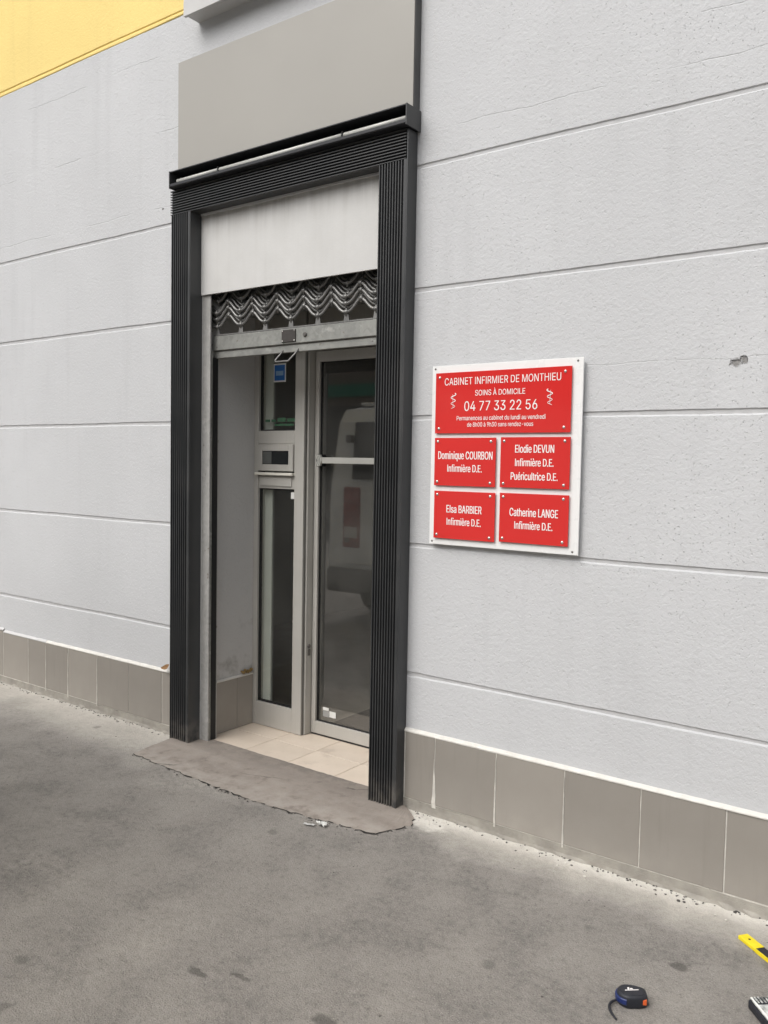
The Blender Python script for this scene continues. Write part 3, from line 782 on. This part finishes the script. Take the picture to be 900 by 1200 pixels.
# ------------------------------------------------------------------ sign
SG = thing('practice_sign', 'white wall sign carrying five screwed red name plates right of the doorway', 'sign', (-1.566, -.02, 1.147))
BX0, BX1, BZ0, BZ1 = -1.893, -1.240, 1.1475, 1.8735
bd = obj('backing_board', box(BX0, BX1, -.0235, -.0165, BZ0, BZ1, bev=.0008), M['board'], SG)
for x in (BX0+.05, BX1-.05):
    for z in (BZ0+.05, BZ1-.05): obj('spacer', tube([(x,-.0165,z),(x,.001,z)], .012, 10), M['dullscrew'], bd)
screws(bd, [(x, z) for x in (BX0+.014, BX1-.022) for z in (BZ0+.012, BZ1-.012)], -.0235, .0045, .0022, 'dullscrew')
import os
try: FONT = bpy.data.fonts.load(os.path.join(bpy.utils.system_resource('DATAFILES', path='fonts'), 'Inter.woff2'))   # typeface shipped inside Blender
except Exception: FONT = None
def contours(txt):
    """closed outlines of a line of text, in order, from Blender's own text object"""
    cu = bpy.data.curves.new('lettering', 'FONT'); cu.body = txt.replace('I', chr(0x399)).replace('l', chr(0x399)) if FONT else txt; cu.font = FONT or cu.font   # plain-stroke I and l
    cu.size = 1.0; cu.resolution_u = 4
    cu.fill_mode = 'NONE'
    o = bpy.data.objects.new('lettering_source', cu); COL.objects.link(o)
    dg = bpy.context.evaluated_depsgraph_get(); dg.update()
    me = bpy.data.meshes.new_from_object(o.evaluated_get(dg)); bpy.data.objects.remove(o); bpy.data.curves.remove(cu)
    nb = {}
    for e in me.edges:
        a, c = e.vertices; nb.setdefault(a, []).append(c); nb.setdefault(c, []).append(a)
    seen, out = set(), []
    for k in range(len(me.vertices)):
        if k in seen or k not in nb: continue
        loop, cur, nxt = [k], k, (k+1 if k+1 in nb[k] else nb[k][0]); seen.add(k)
        while nxt not in seen:
            seen.add(nxt); loop.append(nxt)
            cand = [c for c in nb[nxt] if c != cur]; cur, nxt = nxt, (cand[0] if cand else k)
        out.append([(me.vertices[q].co.x, me.vertices[q].co.y) for q in loop])
    bpy.data.meshes.remove(me)
    return out
def capmesh(txt, bold=0.0, row=.0115):
    """fills the outlines by the non-zero rule in thin rows; bold widens every stroke"""
    segs = []
    for lp in contours(txt):
        for a, c in zip(lp, lp[1:]+lp[:1]):
            if a[1] != c[1]: segs.append((a, c))
    y0 = min(min(a[1], c[1]) for a, c in segs); y1 = max(max(a[1], c[1]) for a, c in segs)
    n = max(4, int((y1-y0)/row)); h = (y1-y0)/n; vs_, fs_ = [], []
    for k in range(n):
        ym = y0+(k+.5)*h; cr = []
        for a, c in segs:
            if (a[1] <= ym) != (c[1] <= ym):
                cr.append((a[0]+(c[0]-a[0])*(ym-a[1])/(c[1]-a[1]), 1 if c[1] > a[1] else -1))
        cr.sort(); wn = 0; spans = []
        for x, d in cr:
            if wn == 0: st = x
            wn += d
            if wn == 0:
                if spans and st-bold <= spans[-1][1]: spans[-1][1] = x+bold
                else: spans.append([st-bold, x+bold])
        ya, yb = y0+k*h, y0+(k+1)*h
        for xa, xb in spans:
            q = len(vs_); vs_ += [(xa,ya,0),(xb,ya,0),(xb,yb,0),(xa,yb,0)]; fs_.append((q,q+1,q+2,q+3))
    me = bpy.data.meshes.new('lettering'); me.from_pydata(vs_, [], fs_); me.update()
    return me
CAPH = None
def lettering(par, txt, x0, x1, base, cap, bold=0.0, y=-.0342):
    global CAPH
    if CAPH is None:
        q = capmesh('H'); CAPH = max(v.co.y for v in q.vertices)
    me = capmesh(txt, bold)
    a = min(v.co.x for v in me.vertices); b_ = max(v.co.x for v in me.vertices)
    sx = (x1-x0)/(b_-a); sy = cap/CAPH
    for v in me.vertices: v.co = Vector((x0+(v.co.x-a)*sx, y, base+v.co.y*sy))
    me.materials.clear()
    return obj('lettering', me, M['print'], par)
def plate(x0, x1, z0, z1, inset=.015):
    p = obj('name_plate', box(x0, x1, -.0335, -.0295, z0, z1, bev=.0006), M['red'], SG)
    screws(p, [(x, z) for x in (x0+inset, x1-inset-.007) for z in (z0+inset, z1-inset)], -.0335, .0063, .0042, 'screw')
    for x in (x0+inset, x1-inset-.007):
        for z in (z0+inset, z1-inset):
            obj('stand_off', tube([(x,-.0296,z),(x,-.0234,z)], .005, 8), M['dullscrew'], p)
    return p
pa = plate(-1.870, -1.280, 1.600, 1.843, .019)
pb = plate(-1.869, -1.587, 1.389, 1.582); pc = plate(-1.566, -1.278, 1.390, 1.5835)
pd = plate(-1.8665, -1.5845, 1.174, 1.367); pe = plate(-1.564, -1.277, 1.178, 1.3685)
lettering(pa, 'CABINET INFIRMIER DE MONTHIEU', -1.827, -1.322, 1.7925, .0285, .003)
lettering(pa, 'SOINS À DOMICILE', -1.685, -1.467, 1.7475, .0215, .006)
lettering(pa, '04 77 33 22 56', -1.733, -1.415, 1.6885, .0375, .003)
lettering(pa, 'Permanences au cabinet du lundi au vendredi', -1.767, -1.380, 1.6515, .0170, .008)
lettering(pa, 'de 8h00 à 9h30 sans rendez-vous', -1.718, -1.430, 1.6255, .0170, .008)
BO = .020
lettering(pb, 'Dominique COURBON', -1.851, -1.600, 1.4965, .0305, BO); lettering(pb, 'Infirmière D.E.', -1.806, -1.646, 1.4455, .0285, BO)
lettering(pc, 'Elodie DEVUN', -1.503, -1.341, 1.5245, .0295, BO); lettering(pc, 'Infirmière D.E.', -1.502, -1.342, 1.473, .0285, BO)
lettering(pc, 'Puéricultrice D.E.', -1.519, -1.324, 1.4205, .0285, BO)
lettering(pd, 'Elsa BARBIER', -1.806, -1.643, 1.2805, .0305, BO); lettering(pd, 'Infirmière D.E.', -1.804, -1.645, 1.2305, .0285, BO)
lettering(pe, 'Catherine LANGE', -1.520, -1.318, 1.2815, .0305, BO); lettering(pe, 'Infirmière D.E.', -1.498, -1.339, 1.233, .0285, BO)
def emblem(cx, ztop, zbot, s):
    bm = bmesh.new(); pts = []; rr = []
    h = ztop-zbot; n = 40
    for i in range(n+1):                                    # winding snake, wide at the head, thinning to the tail
        t = i/n; amp = .0115*(1-.25*t)
        pts.append((cx+s*(amp*math.sin(t*2.6*2*math.pi+.6)-.002*t), -.0346, ztop-h*(t**.92))); rr.append(.0019*(1-.6*t))
    addtube(bm, pts, rr, 6)
    addtube(bm, [(cx-s*.004,-.0346,ztop-.004), (cx-s*.001,-.0346,zbot+.004)], .0007, 5)
    for v in bm.verts: v.co.y = -.0346+(v.co.y+.0346)*.3
    return obj('snake_emblem', bm, M['print'], pa)
emblem(-1.784, 1.760, 1.698, 1); emblem(-1.366, 1.762, 1.702, -1)

# ------------------------------------------------------------------ things on the ground
# tape measure
def local_thing(name, label, cat, loc, rz):
    o = thing(name, label, cat, loc); o.rotation_euler.z = rz; return o
def lobj(name, bm, mat, par, smooth=False):                 # mesh in the parent's own coordinates
    bmesh.ops.recalc_face_normals(bm, faces=bm.faces)
    me = bpy.data.meshes.new(name); bm.to_mesh(me); bm.free(); me.materials.append(mat)
    if smooth:
        for p in me.polygons: p.use_smooth = True
    o = bpy.data.objects.new(name, me); link(o, par); return o
TM = local_thing('tape_measure', 'small navy and black tape measure lying on the asphalt', 'tape measure', (-.752, -.708, 0), R(32))
prof = []
for i in range(15):
    a = R(72)+i/14*R(216); prof.append((-.008+.031*math.cos(a), .031*math.sin(a)))
prof += [(.012,-.030), (.034,-.024), (.041,-.016), (.042,.012), (.034,.019), (.014,.028)]
def layered(poly, layers):
    bm = bmesh.new(); rings = []
    for s, z in layers: rings.append([bm.verts.new((x*s, y*s, z)) for x, y in poly])
    n = len(poly)
    for A, C in zip(rings, rings[1:]):
        for i in range(n): bm.faces.new((A[i], A[(i+1) % n], C[(i+1) % n], C[i]))
    bm.faces.new(rings[0][::-1]); bm.faces.new(rings[-1]); return bm
lobj('case', layered(prof, [(.90,.0),(.98,.003),(1.0,.007),(1.0,.026),(.97,.031),(.88,.0345)]), M['blackplastic'], TM, True)
lobj('side_panel', layered([(x*.98-.004, y) for x, y in prof[2:13]], [(.99,.010),(1.03,.012),(1.03,.024),(.99,.026)]), M['navy'], TM)
tp = lobj('face_panel', layered([(x*.80, y*.80) for x, y in prof], [(1,.0340),(.97,.0362)]), M['blackplastic'], TM)
lobj('logo_mark', prism([(-.018,-.0045),(.020,.001),(.020,.004),(-.018,-.0015)], .0361, .0366), M['print'], tp)
lobj('logo_mark', prism([(-.010,.001),(-.005,.002),(-.004,.011),(-.009,.010)], .0361, .0366), M['print'], tp)
lobj('logo_mark', prism([(-.003,.003),(.005,.004),(.004,.008),(-.003,.007)], .0361, .0366), M['print'], tp)
bt = bmesh.new(); addbox(bt, .022, .037, -.0262, -.017, .010, .026, bev=.0015)
lobj('brake_button', bt, M['orange'], TM)
bt = bmesh.new(); addbox(bt, .041, .047, -.010, .010, .002, .012, bev=.001)
lobj('tape_hook', bt, M['dullscrew'], TM)
sp = []
for i in range(15):
    t = i/14; sp.append((-.036-.030*math.sin(t*2.4)*1.0, -.006-.066*t*t-.010*t, .010-.006*t))
lobj('wrist_strap', tube(sp, [.0026+.0013*math.sin(math.pi*i/14) for i in range(15)], 6), M['blackplastic'], TM, True)

# yellow and black level at the right edge
LVL = local_thing('spirit_level', 'flat yellow and black level lying by the right edge near the wall', 'level', (-.593, -.187, 0), math.atan2(-.076, .098))
bt = bmesh.new(); addbox(bt, 0.0, .075, -.004, .031, .001, .013, bev=.0012); lobj('yellow_end', bt, M['yellowplastic'], LVL)
bt = bmesh.new(); addbox(bt, .0755, .42, -.002, .029, .0012, .0125, bev=.0012); lobj('black_body', bt, M['blackplastic'], LVL)
bt = bmesh.new(); addbox(bt, .0755, .42, -.0045, -.0022, .001, .0132); lobj('yellow_edge', bt, M['yellowplastic'], LVL)
bt = bmesh.new(); addbox(bt, .4205, .495, -.004, .031, .001, .013, bev=.0012); lobj('yellow_end', bt, M['yellowplastic'], LVL)
bt = tube([(.225,.0135,.0125),(.275,.0135,.0125)], .005, 10); lobj('vial', bt, simple('level_vial', (.45,.62,.08), .1), LVL)
bt = tube([(.030,.014,.0128),(.030,.014,.0136)], .004, 10); lobj('hang_hole', bt, M['dark'], LVL)

# black-sided case with a pale ribbed top
TB = local_thing('tool_case', 'black case with a smeared pale ribbed top at the bottom right corner', 'case', (-.490, -.532, 0), math.atan2(.039, .045))
L_, W_ = .24, .19
bt = bmesh.new(); addbox(bt, 0, L_, -W_, 0, 0, .026, bev=.006, seg=2); lobj('case_body', bt, M['blackplastic'], TB)
ld = bmesh.new(); addbox(ld, .004, L_-.004, -W_+.004, -.004, .0262, .0315, bev=.002); lid = lobj('lid', ld, M['tray'], TB)
rb = bmesh.new(); addbox(rb, .011, L_-.008, -.036, -.0065, .0312, .0322); lobj('rib_recess', rb, M['blackplastic'], lid)
for i in range(22):
    rb = bmesh.new(); addbox(rb, .013+i*.0098, .0182+i*.0098, -.032, -.0062, .0320, .0350, bev=.001); lobj('rib', rb, M['tray'], lid)
rb = bmesh.new(); addbox(rb, .004, .010, -W_+.006, -.006, .0312, .0342, bev=.001); lobj('rim', rb, M['paper'], lid)

# crumpled scrap
bm = bmesh.new()
bmesh.ops.create_grid(bm, x_segments=9, y_segments=7, size=.5)
for v in bm.verts:
    v.co = Vector((v.co.x*.040+random.uniform(-.004,.004), v.co.y*.026+random.uniform(-.003,.003), .009+random.uniform(-.006,.009)))
r_ = bmesh.ops.solidify(bm, geom=bm.faces[:], thickness=.0006)
o = obj('paper_scrap', bm, M['paper'], at=(-2.150, -.378, .004)); tag(o, 'crumpled scrap of white paper just off the apron edge', 'litter')
bm = bmesh.new(); bmesh.ops.create_grid(bm, x_segments=6, y_segments=4, size=.5)
for v in bm.verts: v.co = Vector((v.co.x*.045, v.co.y*.014+.01*v.co.x, .004+random.uniform(-.002,.003)))
bmesh.ops.solidify(bm, geom=bm.faces[:], thickness=.0006)
o = obj('plastic_scrap', bm, simple('grey_film', (.42,.42,.40), .3), at=(-2.195, -.408, .003)); tag(o, 'flat strip of grey plastic film beside the crumpled white scrap', 'litter')

def leaf(bm, c, L, a, curl):
    n = 6; prev = None
    for i in range(n+1):
        t = i/n; wv = L*.28*math.sin(math.pi*(t*.92+.04)); z = c[2]+curl*L*(t-.5)**2*2+random.uniform(0,.001)
        x, y = (t-.5)*L, 0
        row = []
        for s in (-1, 0, 1):
            px, py = x, s*wv
            row.append(bm.verts.new((c[0]+px*math.cos(a)-py*math.sin(a), c[1]+px*math.sin(a)+py*math.cos(a), z+abs(s)*curl*wv*.8)))
        if prev:
            for k in range(2): bm.faces.new((prev[k], row[k], row[k+1], prev[k+1]))
        prev = row
bm = bmesh.new(); leaf(bm, (0,0,.006), .055, .5, .5); 
for f in bm.faces: pass
bmesh.ops.rotate(bm, verts=bm.verts, cent=(0,0,0), matrix=Matrix.Rotation(R(55), 3, 'X'))
bmesh.ops.solidify(bm, geom=bm.faces[:], thickness=.0007)
o = obj('dry_leaf', bm, M['leaf'], at=(-3.545, -.022, .362)); tag(o, 'curled brown dry leaf caught on the plinth ledge by the left pilaster', 'leaf')
bm = bmesh.new()
for i in range(26): rock(bm, (XL+.008+random.random()*.010, .305+random.random()*.075, .306+random.random()*.016), random.uniform(.004,.010), .9)
o = obj('foam_crumbs', bm, M['foam']); tag(o, 'yellowish crumbled filler on the plinth ledge inside the doorway', 'filler', kind='stuff')

# ------------------------------------------------------------------ the street behind the camera, mirrored in the door glass
V = thing('white_van', 'white panel van backed up to the wall, mirrored in the door glass', 'van', (-4.06, -4.3, 0))
vx0, vx1, vy = -5.0, -3.12, -2.1
def vsec(inset, z): return (inset, z)
prof = [(vy-.02,.40),(vy,.55),(vy-.01,1.25),(vy-.06,1.85),(vy-.14,1.97),(vy-.35,2.0),(vy-2.6,1.98),(vy-2.95,1.90),(vy-3.55,1.28),(vy-4.25,1.10),(vy-4.5,.85),(vy-4.55,.45),(vy-4.5,.30),
        (vy-4.05,.30),(vy-4.0,.50),(vy-3.85,.65),(vy-3.65,.70),(vy-3.45,.65),(vy-3.3,.50),(vy-3.25,.30),(vy-1.15,.30),(vy-1.1,.50),(vy-.95,.65),(vy-.75,.70),(vy-.55,.65),(vy-.4,.50),(vy-.35,.32),(vy-.04,.32)]
bm = prism(prof, vx0, vx1, 'x')
top = [e for e in bm.edges if abs(e.verts[0].co.x-e.verts[1].co.x) < 1e-5]
for v in bm.verts:
    k = max(0, (v.co.z-1.1)/.9); cx = (vx0+vx1)/2
    v.co.x = cx+(v.co.x-cx)*(1-.05*k)
bmesh.ops.bevel(bm, geom=top, offset=.045, segments=3, affect='EDGES', profile=.6)
obj('body', bm, M['vanwhite'], V, smooth=False)
bp_ = obj('rear_bumper', box(vx0+.02, vx1-.02, vy-.10, vy+.07, .30, .52, bev=.03, seg=3), M['bumper'], V)
for a, c in ((vx0+.20, (vx0+vx1)/2-.006), ((vx0+vx1)/2+.006, vx1-.20)):
    d = obj('rear_door', box(a, c, vy-.03, vy+.012, .56, 1.30, bev=.008), M['vanwhite'], V)
    bm = box(a+.06, c-.06, -.012, .012, -.26, .26, bev=.008)
    bmesh.ops.rotate(bm, verts=bm.verts, cent=(0,0,0), matrix=Matrix.Rotation(R(4.8), 3, 'X'))
    bmesh.ops.translate(bm, verts=bm.verts, vec=(0, vy-.022, 1.59))
    obj('rear_window', bm, M['vanglass'], d)
    s = 1 if a < -4.5 else -1
    for z in (1.66, .75): obj('hinge', box(a+.002 if s > 0 else c-.06, a+.06 if s > 0 else c-.002, vy-.03, vy+.03, z, z+.07, bev=.006), M['bumper'], d)
obj('door_handle', box((vx0+vx1)/2+.03, (vx0+vx1)/2+.15, vy+.010, vy+.035, 1.02, 1.06, bev=.006), M['bumper'], V)
for x in (vx0+.06, vx1-.19):
    obj('tail_light', box(x+.12 if x < -4.5 else x-.10, x+.31 if x < -4.5 else x+.09, vy-.05, vy+.028, .71, 1.26, bev=.015, seg=2), M['taillight'], V)
for x in (vx0+.20, vx1-.29):
    obj('reverse_light', box(x, x+.15, vy+.0285, vy+.033, .80, .90, bev=.002), M['frame_w'], V)
obj('number_plate', box(-4.32, -3.80, vy+.071, vy+.077, .36, .46), M['paper'], V)
obj('roof_rail', box(vx0+.16, vx1-.16, vy-.30, vy-.24, 2.012, 2.04, bev=.008), M['vanwhite'], V)
for y in (vy-.75, vy-3.65):
    for x, s in ((vx0+.10, -1), (vx1-.10, 1)):
        bm = bmesh.new(); addtube(bm, [(x-.10,y,.315),(x-.08,y,.315),(x+.08,y,.315),(x+.10,y,.315)], [.285,.315,.315,.285], 24)
        wh = obj('wheel', bm, M['tyre'], V)
        obj('rim', tube([(x+s*.101,y,.315),(x+s*.108,y,.315)], .19, 18), M['rim'], wh)
ws = bmesh.new(); vv = [ws.verts.new(p) for p in ((vx0+.18,vy-2.99,1.88),(vx1-.18,vy-2.99,1.88),(vx1-.10,vy-3.54,1.32),(vx0+.10,vy-3.54,1.32))]
f = ws.faces.new(vv); bmesh.ops.solidify(ws, geom=[f], thickness=.02)
obj('windscreen', ws, M['vanglass'], V)

def street_house(x0, x1, h, label, mat, shop):
    H = thing('street_house', label, 'house', ((x0+x1)/2, -18, 0), 'houses across the street')
    obj('wall', box(x0+.01, x1-.01, -22, -16, -.12, h), mat, H)
    n = max(2, int((x1-x0)/2.4)); st = int((h-4.2)/2.9)
    for k in range(st):
        for i in range(n):
            cx = x0+(i+.5)*(x1-x0)/n; z = 4.9+k*2.9
            wn = obj('window', box(cx-.55, cx+.55, -15.99, -15.93, z, z+1.6), M['frame_w'], H)
            obj('pane', box(cx-.47, cx-.03, -15.93, -15.915, z+.08, z+1.52), M['vanglass'], wn); obj('pane', box(cx+.03, cx+.47, -15.93, -15.915, z+.08, z+1.52), M['vanglass'], wn)
            obj('sill', box(cx-.65, cx+.65, -15.99, -15.84, z-.1, z-.002), M['kerb'], wn)
    obj('shop_window', box(x0+.6, x1-1.8, -15.99, -15.92, .5, 3.2), M['shopdark'], H)
    d = obj('door', box(x1-1.5, x1-.5, -15.99, -15.92, -.12, 2.4), M['shopdark'], H)
    obj('handle', box(x1-1.4, x1-1.36, -15.92, -15.86, .9, 1.3), M['rim'], d)
    obj('shop_fascia', box(x0+.4, x1-.4, -15.99, -15.86, 3.48, 3.84), shop, H)
    rf = obj('roof', prism([(-22.3,h),(-15.7,h),(-15.7,h+.12),(-19,h+2.2),(-22.3,h+.12)], x0, x1, 'x'), M['slate'], H)
    obj('chimney', box(x1-1.6, x1-.9, -19.6, -18.9, h+1.2, h+3.2), M['facade'], rf)
fb = simple('brown_facade', (.23,.17,.12), .9, var=.12, scale=.8); fg = simple('grey_facade', (.19,.18,.17), .9, var=.12, scale=.8)
shb = simple('brown_shop_fascia', (.13,.07,.04), .5)
street_house(-33, -24, 7.2, 'brown low house with a brown shop fascia across the street', fb, shb)
street_house(-24, -12.5, 7.4, 'low house with a green shop fascia across the street', M['facade'], M['shopgreen'])
street_house(-12.5, -3, 7.0, 'grey house opposite the doorway across the street', fg, shb)
street_house(-3, 8, 7.3, 'brown house opposite the red sign across the street', fb, shb)

SC.render.engine = 'CYCLES'
SC.cycles.max_bounces = 6
SC.cycles.transparent_max_bounces = 12
try:
    SC.cycles.use_denoising = True
except Exception: pass
